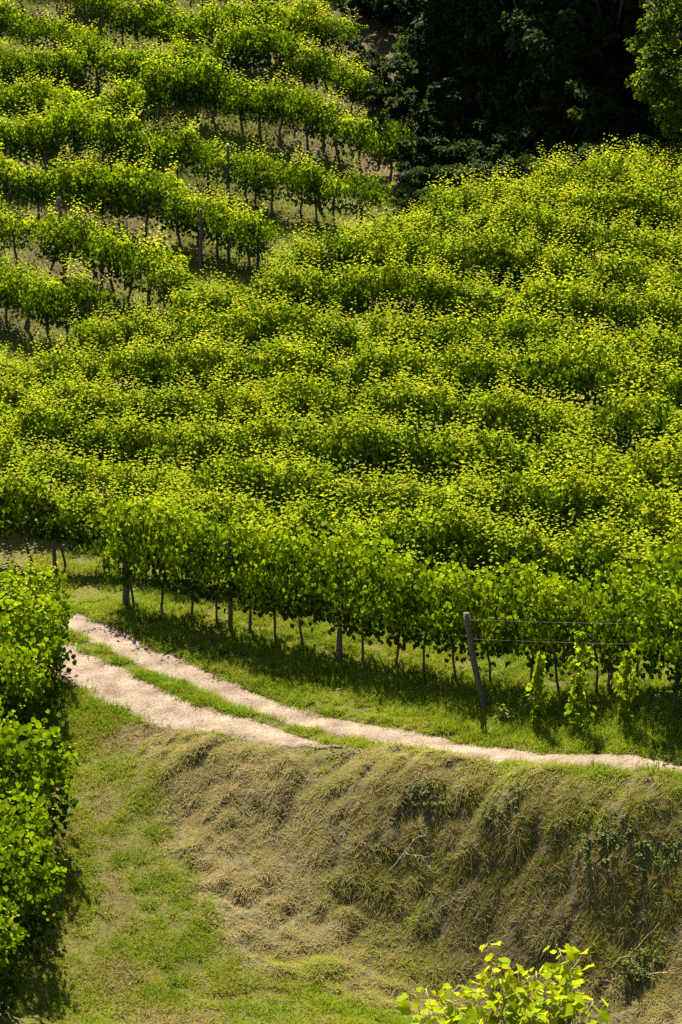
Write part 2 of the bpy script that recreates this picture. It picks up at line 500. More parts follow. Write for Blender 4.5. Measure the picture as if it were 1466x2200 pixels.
# ------------------------------------------------------------------ dirt track: two worn wheel ruts
def rut(line, w0, w1, seed, fade=None):
    pts = [np.array(p) for p in line]
    cum = np.concatenate([[0], np.cumsum([math.hypot(*(b - a)) for a, b in zip(pts[:-1], pts[1:])])])
    s = np.arange(0, cum[-1], 0.09)
    cx, cy = np.interp(s, cum, [p[0] for p in pts]), np.interp(s, cum, [p[1] for p in pts])
    k = np.ones(15) / 15
    def sm(v):
        return np.convolve(np.pad(v, 7, mode='edge'), k, 'valid')
    cx, cy = sm(cx), sm(cy)
    tx, ty = np.gradient(cx), np.gradient(cy)
    l = np.hypot(tx, ty)
    nx_, ny_ = -ty / l, tx / l
    w = w0 + (w1 - w0) * s / s[-1]
    if fade is not None:
        w = w * (1 - sstep(s[-1] - fade, s[-1], s) * 0.98)
    wl = w * (0.8 + 0.5 * fbm(s, s * 0, 0.55, seed))
    wr = w * (0.8 + 0.5 * fbm(s, s * 0, 0.55, seed + 9))
    q = np.array([-1, -0.93, -0.8, -0.5, -0.2, 0.1, 0.4, 0.7, 0.9, 1.0])
    lift = np.array([-0.05, -0.012, 0.008, 0.014, 0.016, 0.016, 0.014, 0.008, -0.012, -0.05])
    off = np.where(q[None, :] < 0, q[None, :] * wl[:, None], q[None, :] * wr[:, None])
    PX, PY = cx[:, None] + nx_[:, None] * off, cy[:, None] + ny_[:, None] * off
    PZ = zground(PX, PY).reshape(PX.shape) + lift[None, :] + 0.012
    V = np.stack([PX, PY, PZ], -1).reshape(-1, 3)
    n = len(q)
    i = (np.arange(len(s) - 1)[:, None] * n + np.arange(n - 1)[None, :]).ravel()
    return V, np.stack([i, i + 1, i + 1 + n, i + n], 1), np.zeros((0, 3), int)
RW_FAR, RW_NEAR = (0.52, 0.25), (0.85, 0.42)
v, f = join([rut(RUT_FAR, *RW_FAR, 41), rut(RUT_NEAR, *RW_NEAR, 57, fade=2.6)])
link('dirt_track', mesh_from('dirt_track', v, f, M_TRACK, smooth=True), kind='structure')

# gravel on the ruts
def gravel():
    parts = []
    ico = np.array([(0, 0, 1), (.9, 0, .3), (.28, .85, .3), (-.72, .53, .3), (-.72, -.53, .3), (.28, -.85, .3), (0, 0, -.4)])
    tri = np.array([(0, 1, 2), (0, 2, 3), (0, 3, 4), (0, 4, 5), (0, 5, 1), (6, 2, 1), (6, 3, 2), (6, 4, 3), (6, 5, 4), (6, 1, 5)])
    pos = []
    for line, w in ((RUT_FAR, 0.42), (RUT_NEAR, 0.6)):
        for a, b in zip(line[1:-1], line[2:]):
            n = int(60 * math.hypot(*(np.array(b) - a)))
            t = rng.random(n)
            p = np.array(a)[None] + (np.array(b) - a)[None] * t[:, None] + rng.normal(0, w * 0.55, (n, 2))
            pos.append(p)
    pos = np.concatenate(pos)
    pz = zground(pos[:, 0], pos[:, 1])
    sc_ = rng.uniform(0.006, 0.016, len(pos))
    V = ico[None] * sc_[:, None, None] * rng.uniform(0.6, 1.2, (len(pos), 1, 3)) + np.concatenate([pos, pz[:, None] + 0.02], 1)[:, None]
    F = tri[None] + (np.arange(len(pos)) * 7)[:, None, None]
    return V.reshape(-1, 3), F.reshape(-1, 3)
v, f = gravel()
gr = link('gravel', mesh_from('gravel', v, [f], M_TRACK), kind='stuff')
gr['label'] = 'pale pebbles strewn along the wheel ruts of the dirt track'

# ------------------------------------------------------------------ leaves
LEAF_LO = np.array([(0, -0.02, 0), (-0.46, 0.10, 0.10), (-0.40, 0.60, 0.13), (0, 1.0, -0.06), (0.40, 0.60, 0.13), (0.46, 0.10, 0.10)])
LEAF_LO_Q = np.array([(0, 3, 2, 1), (0, 5, 4, 3)])
LEAF_HI = np.array([(0, 0.30, -0.02), (0, 0.06, 0), (-0.28, -0.08, 0.05), (-0.50, 0.16, 0.10), (-0.43, 0.38, 0.06), (-0.46, 0.62, 0.08), (-0.22, 0.74, 0.02), (0, 0.98, -0.10),
                    (0.22, 0.74, 0.02), (0.46, 0.62, 0.08), (0.43, 0.38, 0.06), (0.50, 0.16, 0.10), (0.28, -0.08, 0.05)])
LEAF_HI_T = np.array([(0, i, i + 1) for i in range(1, 12)] + [(0, 12, 1)])

def place_leaves(pos, nrm, tip, size, hi=False):
    """copies of a leaf outline at pos, blade normal nrm, tip direction tip"""
    nrm = nrm / np.linalg.norm(nrm, axis=1, keepdims=True)
    tip = tip - nrm * (tip * nrm).sum(1, keepdims=True)
    tip = tip / (np.linalg.norm(tip, axis=1, keepdims=True) + 1e-9)
    sx = np.cross(tip, nrm)
    L = LEAF_HI if hi else LEAF_LO
    V = (sx[:, None] * L[None, :, :1] + tip[:, None] * L[None, :, 1:2] + nrm[:, None] * L[None, :, 2:3]) * size[:, None, None] + pos[:, None]
    base = (np.arange(len(pos)) * len(L))[:, None, None]
    F = (LEAF_HI_T if hi else LEAF_LO_Q)[None] + base
    return V.reshape(-1, 3), F.reshape(-1, F.shape[-1])

def vine_leaves(seed, L=1.3, nshoot=26, z0=0.95, top=1.95, width=0.42, leaf=0.12, hang=0.35, fill=170, hi=False, spike=0.3, zmin=0.55, drop=0.3, nd=0.06, cap=0.75):
    g = np.random.default_rng(seed)
    P, Nn, Tp, S, Ti = [], [], [], [], []
    nsp = max(4, int(round(L / 0.24)))
    spur_x = (np.arange(nsp) + 0.5 + g.uniform(-0.25, 0.25, nsp)) / nsp * L - L / 2
    spur_h = g.uniform(0.6, 1.12, nsp)
    spur_t = g.normal(0, 0.07, nsp)
    for k in range(nshoot):
        sp = int(g.integers(nsp))
        x = spur_x[sp] + g.normal(0, 0.05)
        side = 1 if g.random() < 0.5 else -1
        p = np.array([x, g.normal(0, 0.06), z0 + g.uniform(-0.1, 0.15)])
        kind = g.random()
        if kind < hang:
            d = np.array([g.normal(0, 0.25), side * 0.75, 0.75]); n = g.integers(15, 25); grav = 0.17
        elif kind < hang + spike:
            d = np.array([g.normal(0, 0.16), g.normal(0, 0.16), 1.0]); n = g.integers(11, 27); grav = 0.012
        else:
            d = np.array([g.normal(0, 0.22), side * g.uniform(0.1, 0.5), 1.0]); n = g.integers(15, 22); grav = 0.07
        d = d / np.linalg.norm(d)
        n = max(7, int(n * spur_h[sp]))
        az = g.uniform(0, 6.28)
        for i in range(n):
            t = i / (n - 1)
            d = d + np.array([g.normal(0, 0.08), g.normal(0, 0.08), -grav * t * 1.6])
            d = d / np.linalg.norm(d)
            p = p + d * nd
            if abs(p[1]) > width: p[1] *= 0.94
            if p[2] < zmin: break
            if p[2] > top + 0.42: break
            az += 2.6 + g.normal(0, 0.5)
            o = np.array([math.cos(az), math.sin(az), g.uniform(-0.1, 0.5)])
            q = p + o * (0.085 * (1 - 0.55 * t))
            if t > 0.1 or g.random() < 0.5:
                P.append(q)
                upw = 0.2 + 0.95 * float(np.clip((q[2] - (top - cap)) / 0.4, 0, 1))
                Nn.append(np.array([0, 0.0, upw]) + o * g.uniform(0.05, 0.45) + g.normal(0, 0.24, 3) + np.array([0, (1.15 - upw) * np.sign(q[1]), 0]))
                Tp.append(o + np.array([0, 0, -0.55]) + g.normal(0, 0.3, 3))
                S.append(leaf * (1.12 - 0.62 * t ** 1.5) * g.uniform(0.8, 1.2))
                Ti.append(np.clip(0.30 + 0.08 * t + 0.36 * float(np.clip((q[2] - (top - cap - 0.08)) / 0.45, 0, 1)) + spur_t[sp] + g.normal(0, 0.05), 0, 0.8))  # young tips yellower; the height term paints a sunlit canopy top
    for k in range(fill):
        y = g.normal(0, width * 0.55)
        q = np.array([(g.random() - 0.5) * L * 1.05, y, g.uniform(z0 - drop, top - 0.15)])
        P.append(q)
        Nn.append(np.array([0, 0.95 * np.sign(y), 0.2]) + g.normal(0, 0.35, 3))
        Tp.append(np.array([0, 0.2 * np.sign(y), -1]) + g.normal(0, 0.4, 3))
        S.append(leaf * g.uniform(0.8, 1.25))
        Ti.append(np.clip(0.10 + 0.3 * (q[2] - 1.2) + g.normal(0, 0.08), 0, 1))  # inner leaves tinted dark, canopy shade put into their colour
    P, Nn, Tp, S, Ti = map(np.array, (P, Nn, Tp, S, Ti))
    V, F = place_leaves(P, Nn, Tp, S, hi)
    return V, F, np.repeat(Ti, len(LEAF_HI if hi else LEAF_LO))

def vine_trunk(seed, L=1.3, h=0.95, r=0.03):
    g = np.random.default_rng(seed)
    n = 7
    pts = [(0, 0, -0.12)]
    x = y = 0.0
    for i in range(1, n + 1):
        x += g.normal(0, 0.018); y += g.normal(0, 0.018)
        pts.append((x, y, h * i / n))
    parts = [tube(pts, [r * 1.35] + [r * g.uniform(0.85, 1.15) * (1 - 0.25 * i / n) for i in range(1, n + 1)], 7)]
    for s in (-1, 1):
        parts.append(tube([(x, y, h - 0.05), (x + s * 0.12, y, h + 0.03), (x + s * 0.32, y + g.normal(0, 0.02), h + 0.05), (x + s * L * 0.5, y + g.normal(0, 0.02), h + 0.03)], [r * 0.6, r * 0.5, r * 0.42, r * 0.3], 5))
    v, f = join(parts)
    return mesh_from('vine_trunk', v, f, M_BARK, smooth=True)

def proto(seed, trunk_kw=None, **kw):
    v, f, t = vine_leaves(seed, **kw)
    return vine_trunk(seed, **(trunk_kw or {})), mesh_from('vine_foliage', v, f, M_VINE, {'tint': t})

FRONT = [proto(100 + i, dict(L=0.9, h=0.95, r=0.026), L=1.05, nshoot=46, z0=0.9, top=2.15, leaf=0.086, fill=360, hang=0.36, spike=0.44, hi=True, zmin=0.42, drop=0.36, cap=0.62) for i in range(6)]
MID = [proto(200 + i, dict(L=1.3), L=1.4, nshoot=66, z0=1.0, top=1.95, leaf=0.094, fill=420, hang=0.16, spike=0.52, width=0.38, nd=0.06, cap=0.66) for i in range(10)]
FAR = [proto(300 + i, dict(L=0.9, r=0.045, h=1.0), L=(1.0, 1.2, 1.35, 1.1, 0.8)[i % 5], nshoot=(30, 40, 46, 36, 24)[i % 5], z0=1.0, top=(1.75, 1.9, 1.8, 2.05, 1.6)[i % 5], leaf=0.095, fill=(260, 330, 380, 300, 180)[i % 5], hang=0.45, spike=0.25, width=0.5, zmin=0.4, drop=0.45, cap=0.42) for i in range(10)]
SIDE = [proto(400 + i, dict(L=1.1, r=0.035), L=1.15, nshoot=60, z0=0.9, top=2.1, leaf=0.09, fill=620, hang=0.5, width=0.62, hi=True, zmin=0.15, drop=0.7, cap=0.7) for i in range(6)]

ORD = ('first second third fourth fifth sixth seventh eighth ninth tenth eleventh twelfth thirteenth fourteenth fifteenth sixteenth '
       'seventeenth eighteenth nineteenth twentieth twenty-first twenty-second twenty-third twenty-fourth twenty-fifth twenty-sixth').split()

def vine(pos, rz, kind, label, group, lean=(0, 0), s=1.0, sz=1.0):
    tm, fm = random.choice(kind)
    o = thing('grape_vine', label, 'grape vine', pos, rz, group)
    o.rotation_euler = (lean[0], lean[1], rz + (math.pi if random.random() < 0.5 else 0))
    o.scale = (s, s, s * sz)
    link('trunk', tm, o)
    fo = link('foliage', fm, o, 'stuff')
    return o

def along(line, step, jit=0.08, start=0.0):
    """points every step along a plan polyline, with heading"""
    pts = [np.array(p) for p in line]
    cum = np.concatenate([[0], np.cumsum([math.hypot(*(b - a)) for a, b in zip(pts[:-1], pts[1:])])])
    out = []
    s = start
    while s < cum[-1]:
        q = np.clip(s + random.uniform(-jit, jit), 0, cum[-1])
        x, y = np.interp(q, cum, [p[0] for p in pts]), np.interp(q, cum, [p[1] for p in pts])
        x2, y2 = np.interp(min(q + 0.4, cum[-1]), cum, [p[0] for p in pts]), np.interp(min(q + 0.4, cum[-1]), cum, [p[1] for p in pts])
        x1, y1 = np.interp(max(q - 0.4, 0), cum, [p[0] for p in pts]), np.interp(max(q - 0.4, 0), cum, [p[1] for p in pts])
        out.append((float(x), float(y), math.atan2(y2 - y1, x2 - x1)))
        s += step
    return out

def px_line(pairs, n=24):
    """plan polyline from (px, distance) pairs on the ground"""
    px = np.array([p[0] for p in pairs], float); dd = np.array([p[1] for p in pairs], float)
    q = np.linspace(px[0], px[-1], n)
    if len(px) == 3:
        d = np.polyval(np.polyfit(px, dd, 2), q)
    else:
        d = np.interp(q, px, dd)
    out = []
    for a, b in zip(q, d):
        x = (a - 733) / FPX * b * 1.02
        for _ in range(3):
            pxx, _py = topix(x, b, zg(x, b) + 1.0)
            x += (a - pxx) / FPX * b
        out.append(np.array([x, b]))
    return out

def ridge_d(px):
    return np.interp(px, [-400, 0, 300, 560, 733, 950, 1150, 1466, 1900], [55.5, 56.2, 57.4, 58.3, 59.2, 59.8, 60.2, 60.8, 61])

def row_of_vines(line, step, kind, lab, group, keep=None, jit=0.08, start=0.0, smin=0.94, smax=1.06, sz=(0.95, 1.06), lean=0.04):
    spots = []
    for x, y, a in along(line, step, jit, start):
        z = zg(x, y)
        px, py = topix(x, y, z + 1.4)
        if keep and not keep(px, py, x, y):
            continue
        if px < -250 or px > 1700:
            continue
        spots.append((px, x, y, z, a))
    spots.sort()
    k = 0
    for px, x, y, z, a in spots:
        if -35 < px < 1500:
            label = lab(k, len(spots))
            k += 1
        else:
            side = 'left' if px < 700 else 'right'
            if 'young' in group:
                label = 'vine past the right frame edge, %s beyond the young vines' % ORD[spots.index((px, x, y, z, a))]
            else:
                out = [q[0] for q in spots if q[0] <= -35][::-1] if side == 'left' else [q[0] for q in spots if q[0] >= 1500]
                label = '%s vine past the %s frame edge, %s' % (ORD[out.index(px)], side, group.replace('vines of the ', ''))
        vine((x, y, z - 0.02), a, kind, label, group, (random.gauss(0, lean), random.gauss(0, lean)), random.uniform(smin, smax), random.uniform(*sz))
    return spots

# front row along the track
R1 = px_line([(268, 41.5), (500, 39.75), (730, 38.05), (1000, 36.05), (1300, 34.2), (1466, 33.25), (1620, 32.4)])
row_of_vines(R1, 0.74, FRONT, lambda k, n: 'grape vine with bare trunk, %s from left in the front row above the track' % ORD[k], 'vines of the front row along the track', start=0.3, smin=1.0, smax=1.12, sz=(1.0, 1.14))
# short nearer row right of the leaning post: mature vines at the frame edge
R0 = px_line([(1440, 32.5), (1500, 32.2), (1640, 31.4)], 8)
row_of_vines(R0, 0.72, FRONT, lambda k, n: 'tall leafy vine beside the track at right, %s right of the young vines' % ORD[k], 'vines right of the young vines', smin=1.05, smax=1.12)
# rows climbing the middle slope
RIGHT0, MID0, LEFT0 = 36.0, 41.0, 46.0
for r in range(13):
    lft, mid, rgt = LEFT0 + 2.55 * r, MID0 + 2.55 * r, RIGHT0 + 2.12 * r
    line = px_line([(-200, lft + 1.35), (733, mid), (1640, rgt - 1.1)], 30)
    row_of_vines(line, 1.12, MID, lambda k, n, r=r: 'leafy grape vine, %s from left in the %s row behind the front row' % (ORD[min(k, 25)], ORD[r]),
                 'vines of the %s row behind the front row' % ORD[r], keep=lambda px, py, x, y: y < ridge_d(px) + float(np.interp(px, [150, 650], [0.5, 2.2])), start=random.uniform(0.1, 0.9), jit=0.15, sz=(0.88, 1.14), lean=0.07)

# rows on the far slope (traced by where the canopy tops lie)
def hit(px, py, h):
    r = ray(px, py)
    d = np.arange(57.0, 104.0, 0.1)
    P = r[None] * (d / r[1])[:, None]
    g = zground(P[:, 0], P[:, 1]) + h
    below = P[:, 2] + CAM_Z < g
    below[: 1] = False
    i = int(np.argmax(below)) if below.any() else len(d) - 1
    return P[i, :2]
FAR_ROWS = [
    [(-60, 560), (60, 600), (205, 640)],
    [(-60, 440), (70, 475), (200, 510), (300, 555), (410, 590)],
    [(-60, 345), (70, 365), (210, 375), (330, 415), (450, 440), (560, 490)],
    [(-60, 285), (60, 275), (180, 262), (300, 285), (420, 300), (500, 330)],
    [(515, 330), (590, 365), (700, 380), (800, 410)],
    [(-60, 175), (60, 190), (200, 235), (300, 190), (420, 160), (500, 175)],
    [(500, 180), (600, 205), (700, 235), (790, 275), (850, 300)],
    [(-60, 95), (40, 110), (120, 130), (190, 110)],
    [(-60, 15), (60, 35), (150, 65), (240, 115)],
    [(240, 120), (330, 125), (420, 95), (510, 90), (600, 95)],
    [(200, -15), (300, 20), (400, 50), (500, 45), (600, 35)],
    [(630, 105), (720, 140), (800, 170)],
    [(620, -10), (680, 30), (730, 60)],
    [(-60, -75), (80, -60), (200, -80), (360, -60), (520, -75), (680, -60)],
    [(-60, -140), (200, -135), (400, -130), (640, -135)],
]
FNAME = ['bottom', 'second', 'third', 'fourth', 'short lower right', 'sixth', 'right-hand', 'short upper left', 'steep upper left', 'upper middle', 'top middle', 'short right edge', 'short top right', 'highest', 'hidden upper']
for r, rw in enumerate(FAR_ROWS):
    if rw[0][0] == -60:
        rw = [(-240, rw[0][1] - 15)] + rw
    line = [hit(a, b, 1.55) for a, b in rw]
    row_of_vines(line, 0.88, FAR, lambda k, n, r=r: 'grape vine on far slope, %s from left in its %s row' % (ORD[k], FNAME[r]), 'vines of the %s row on the far slope' % FNAME[r],
                 start=0.2, jit=0.3, smin=0.92, smax=1.25, sz=(0.85, 1.15), lean=0.1)

# row ends left of the lane
for r, (d, pxs, h, name) in enumerate([(38.0, (80, -15), 0.97, 'farthest'), (36.7, (60,), 1.02, 'second farthest'), (35.5, (34, -50), 0.9, 'third farthest'), (33.7, (-50, -130), 0.86, 'fourth farthest'), (32.2, (70, -35), 1.0, 'middle'),
                                    (30.9, (30,), 0.9, 'third nearest'), (29.6, (16, -70), 0.98, 'second nearest'), (28.0, (-42, -130), 0.9, 'nearest')]):
    for k, px in enumerate(pxs):
        x = (px - 733) / FPX * d * 1.03
        for _ in range(3):
            x += (px - topix(x, d, zg(x, d) + 1)[0]) / FPX * d
        vine((x, d + 0.15 * k, zg(x, d) - 0.02), R(8 + random.uniform(-35, 35)), SIDE, ('leafy vine left of the grass lane, at the end of the %s row' if k == 0 else 'vine at the left edge, behind the end vine of the %s row') % name,
             'vines left of the grass lane', (random.gauss(0, 0.03), random.gauss(0, 0.03)), h, 1.04)

# ------------------------------------------------------------------ posts, wires
def post(px, d, h, r, label, lean=(0, 0), group=None, name='trellis_post'):
    x = (px - 733) / FPX * d
    for _ in range(4):
        x += (px - topix(x, d, zg(x, d))[0]) / FPX * d
    g = np.random.default_rng(int(px * 7 + d * 13))
    n = 8
    pts = [(lean[0] * (i / n) * h + g.normal(0, 0.008) + lean[0] * 0.12 * math.sin(i / n * 3.1) * h, lean[1] * (i / n) * h + g.normal(0, 0.006), -0.15 + (h + 0.15) * i / n) for i in range(n + 1)]
    v, q, t = tube(pts, [r * (1.12 - 0.25 * i / n) * g.uniform(0.93, 1.07) for i in range(n + 1)], 9)
    o = thing(name, label, 'post', (x, d, zg(x, d)), 0, group, mesh_from(name, v, [q, t], M_POST, smooth=True))
    return o, (x + lean[0] * h, d + lean[1] * h, zg(x, d) + h), np.array([x, d, zg(x, d)])
lp, lp_top, lp_foot = post(1047, 34.75, 1.72, 0.055, 'weathered wooden end post leaning left above the young vines', (-0.22, 0.05))
post(272, 41.45, 2.0, 0.075, 'thick upright wooden post at the left end of the front row')
post(497, 39.7, 1.9, 0.045, 'dark slim post between trunks in the left half of the front row', group='posts of the front row')
post(731, 37.95, 1.9, 0.045, 'dark slim post standing mid-way along the front row', group='posts of the front row')
post(1310, 34.1, 1.9, 0.04, 'dark slim post of the front row behind the young vines', group='posts of the front row')
post(232, 44.5, 1.9, 0.045, 'dark post under the canopy left of the thick end post')
post(118, 45.2, 1.9, 0.045, 'dark post under the canopy above the left vines')
for i, (px, d) in enumerate([(137, 66.8), (430, 67.0), (685, 70.5), (490, 71.5)]):
    post(px, d, 1.9, 0.06, 'dark vineyard post on the far slope, %s' % ('at the left with bare earth around', 'low in the middle near the ridge', 'right of centre beneath a bushy vine', 'in the centre between two rows')[i], (random.gauss(0, 0.04), 0), 'posts on the far slope')

def wire(a, b, label, sag=0.03):
    pts = [np.array(a) * (1 - t) + np.array(b) * t - np.array([0, 0, sag * 4 * t * (1 - t)]) for t in np.linspace(0, 1, 9)]
    v, q, t = tube(pts, [0.0018] * 9, 5)
    thing('trellis_wire', label, 'wire', (0, 0, 0), 0, 'wires on the leaning post', mesh_from('trellis_wire', v, [q, t], M_WIRE))
xe = R0[-1]
for hgt, nm in ((0.72, 'lowest'), (1.25, 'middle'), (1.6, 'topmost')):
    f = hgt / 1.72
    a = lp_foot * (1 - f) + np.array(lp_top) * f
    wire(a, (xe[0], xe[1], zg(*xe) + hgt), 'thin grey %s trellis wire running right from the leaning post' % nm)
# ties: stay wire of the leaning post down to the ground
wire(lp_foot * 0.35 + np.array(lp_top) * 0.65, lp_foot + np.array([0.55, -0.35, 0.0 + zg(lp_foot[0] + 0.55, lp_foot[1] - 0.35) - lp_foot[2]]), 'thin stay wire from the leaning post down to the grass', 0.0)

# ------------------------------------------------------------------ young vines by the post
def young_vine(px, d, h, w, label, seed):
    x = (px - 733) / FPX * d
    for _ in range(4):
        x += (px - topix(x, d, zg(x, d))[0]) / FPX * d
    g = np.random.default_rng(seed)
    o = thing('young_vine', label, 'young vine', (x, d, zg(x, d) - 0.01), 0, 'young vines by the track')
    pts = [(0.03 * math.sin(i * 1.3 + seed), 0.02 * math.cos(i * 1.7), -0.05 + (h + 0.02) * i / 9) for i in range(10)]
    v, q, t = tube(pts, [0.013 - 0.0008 * i for i in range(10)], 6)
    link('stem', mesh_from('young_stem', v, [q, t], M_BARK, smooth=True), o)
    n = int(150 * h)
    zz = g.uniform(0.1, h * 1.03, n)
    prof = w * (0.42 + 0.58 * np.sin(np.clip(zz / h, 0, 1) * 3.0 + 0.25).clip(0, 1)) * (0.8 + 0.5 * np.sin(zz * 7 + seed))
    an = g.uniform(0, 6.28, n)
    rr = np.sqrt(g.random(n)) * prof
    P = np.stack([np.cos(an) * rr + np.interp(zz, [p[2] for p in pts], [p[0] for p in pts]), np.sin(an) * rr, zz], 1)
    out = np.stack([np.cos(an), np.sin(an), 0 * an], 1)
    V, F = place_leaves(P, out * 0.6 + np.array([0, 0, 0.5]) + g.normal(0, 0.4, (n, 3)), out * 0.5 + np.array([0, 0, -0.8]) + g.normal(0, 0.35, (n, 3)), g.uniform(0.06, 0.115, n), True)
    ti = np.clip(0.28 + 0.3 * zz / h + g.normal(0, 0.1, n), 0, 1)
    link('foliage', mesh_from('young_foliage', V, F, M_VINE, {'tint': np.repeat(ti, len(LEAF_HI))}), o, 'stuff')
young_vine(1155, 33.45, 1.38, 0.17, 'slim young vine nearest the leaning post, leafy from the ground up', 3)
young_vine(1242, 33.0, 1.75, 0.22, 'tallest young vine of three, bushy at its foot, in the middle', 5)
young_vine(1342, 32.5, 1.3, 0.21, 'young vine with yellowish top beside the mature vine at right', 8)

# ------------------------------------------------------------------ foreground vine: every leaf its own part
def foreground_vine(px, d, top_py, label, seed, spread=0.5, nleaf=150):
    g = np.random.default_rng(seed)
    x = (px - 733) / FPX * d
    for _ in range(4):
        x += (px - topix(x, d, zg(x, d) + 1.6)[0]) / FPX * d
    z = zg(x, d)
    H = at(px, top_py, d)[2] - z
    o = thing('grape_vine', label, 'grape vine', (x, d, z), 0, 'foreground vine tops')
    v, q, t = tube([(0, 0, -0.1), (0.03, 0, 0.5), (-0.02, 0.02, 1.0), (0.02, 0, H * 0.72)], [0.035, 0.03, 0.028, 0.018], 7)
    link('trunk', mesh_from('vine_trunk', v, [q, t], M_BARK, smooth=True), o)
    leaf_me = []
    for k in range(8):
        ti = (0.2, 0.4, 0.55, 0.68, 0.8, 0.9, 0.98, 0.6)[k]
        L = LEAF_HI.copy()
        L[:, 2] += 0.10 * np.sin(L[:, 0] * (5 + k) + k) * (0.6 + 0.4 * np.cos(k)) - 0.10 * (L[:, 1] ** 2)
        L[:, :2] *= 1 + g.normal(0, 0.04, (len(L), 2))
        leaf_me.append(mesh_from('vine_leaf', L, LEAF_HI_T, M_VINE, {'tint': np.full(len(L), ti)}))
    # shoots carrying the leaves
    made = 0
    ns = 26 if spread > 0.5 else 13
    for s in range(ns):
        az = g.uniform(0, 6.28)
        p = np.array([g.uniform(-spread, spread) * 0.7, g.normal(0, 0.12), H * g.uniform(0.55, 0.8)])
        dirn = np.array([g.normal(0, 0.4), g.normal(0, 0.25), 1.0]); dirn /= np.linalg.norm(dirn)
        pts = [p.copy()]
        for i in range(11):
            t = i / 10
            dirn = dirn + np.array([g.normal(0, 0.13), g.normal(0, 0.1), -0.09 * t]); dirn /= np.linalg.norm(dirn)
            p = p + dirn * 0.06
            env = H * (1.0 - 0.30 * (abs(p[0]) / spread) ** 2)
            if p[2] > env + (0.2 if s % 6 == 0 else 0.1 * g.random()): break
            pts.append(p.copy())
            az += 2.5 + g.normal(0, 0.5)
            od = np.array([math.cos(az), math.sin(az), g.uniform(0, 0.4)])
            nr = Vector(np.array([0, 0, 0.8]) + od * 0.3 + g.normal(0, 0.4, 3)).normalized()
            tp = Vector(od + np.array([0, 0, -0.3])); tp = (tp - nr * tp.dot(nr)).normalized()
            sx = tp.cross(nr)
            sz_ = 0.11 * (1.1 - 0.55 * t) * g.uniform(0.8, 1.2)
            M = Matrix((sx, tp, nr)).transposed().to_4x4()
            lf = link('leaf', leaf_me[min(7, int(np.clip(g.normal(2.2 + 3.0 * t, 1.3), 0, 7)))], o)
            lf.matrix_local = Matrix.Translation(Vector(p + od * 0.07)) @ M @ Matrix.Scale(sz_, 4)
            made += 1
        if len(pts) > 2:
            v, q, t = tube(pts, [0.006 - 0.003 * i / len(pts) for i in range(len(pts))], 5)
            link('shoot', mesh_from('vine_shoot', v, [q, t], M_STRAW), o)
foreground_vine(1100, 15.0, 2095, 'bright vine top in the near foreground at the bottom edge', 21, 0.51)
foreground_vine(1225, 15.3, 2070, 'smaller vine top at the bottom edge, right of the brighter one', 22, 0.22)
foreground_vine(945, 14.8, 2150, 'low vine top at the bottom edge, left of the brighter one', 24, 0.25)

# ------------------------------------------------------------------ grass blades
def blades(x, y, length, width, tint, lean=0.5, flat=0.0, seg=2, down=None):
    """curved tapering blades; flat 0 upright .. 1 lying"""
    n = len(x)
    z = zground(x, y)
    az = rng.uniform(0, 2 * math.pi, n)
    dx, dy = np.cos(az), np.sin(az)
    if down is not None:
        dx, dy = dx * 0.7 + down[0], dy * 0.7 + down[1]
        l = np.hypot(dx, dy) + 1e-9; dx, dy = dx / l, dy / l
    eps = 0.05
    gxs = (zbase(x + eps, y) - z0_(x, y)) / eps
    gys = (zbase(x, y + eps) - z0_(x, y)) / eps
    slope = dx * gxs + dy * gys
    el = np.clip(rng.normal(lean, 0.25, n), 0.02, 1.4) * (1 - flat)
    wx, wy = -dy, dx
    tw = rng.uniform(-0.6, 0.6, n)
    wx, wy = wx + dx * tw, wy + dy * tw
    V = []
    for i in range(seg + 1):
        t = i / seg
        hor = length * t * (np.cos(el) * (0.55 + 0.45 * t))
        ver = length * t * np.sin(el) * (1 - 0.3 * t) + hor * slope + 0.012 * flat
        w = width * (1 - t) if i else width
        cx, cy, cz = x + dx * hor, y + dy * hor, z - 0.008 + ver
        if i < seg:
            V.append(np.stack([cx - wx * w * 0.5, cy - wy * w * 0.5, cz], 1))
            V.append(np.stack([cx + wx * w * 0.5, cy + wy * w * 0.5, cz], 1))
        else:
            V.append(np.stack([cx, cy, cz], 1))
    k = len(V)
    V = np.stack(V, 1).reshape(-1, 3)
    b = (np.arange(n) * k)[:, None]
    Q = np.concatenate([b + np.array([[2 * i, 2 * i + 1, 2 * i + 3, 2 * i + 2]]) for i in range(seg - 1)]) if seg > 1 else np.zeros((0, 4), int)
    Tn = b + np.array([[2 * (seg - 1), 2 * (seg - 1) + 1, 2 * seg]])
    return V, Q, Tn, np.repeat(tint, k)

def z0_(x, y):
    return zbase(x, y)

def in_view(x, y, mx=0.9, my=110):
    px, py = topix(x, y, zbase(x, y))
    return (px > -240) & (px < 1700) & (py < 2200 + my)

def rut_clear(x, y):
    ok = np.ones(len(x), bool)
    n = (fbm(x, y, 0.32, 71) - 0.5) * 0.5 + rng.normal(0, 0.05, len(x))
    for line, (w0, w1) in ((RUT_FAR, RW_FAR), (RUT_NEAR, RW_NEAR)):
        d, t, run = seg_dist(x, y, line)
        w = w0 + (w1 - w0) * t / run
        w = w * (1 - (sstep(run - 2.2, run - 0.1, t) if line is RUT_NEAR else 0)); ok &= d > w * 0.88 + n
    return ok

def scatter(n, x0, x1, y0, y1):
    return rng.uniform(x0, x1, n), rng.uniform(y0, y1, n)

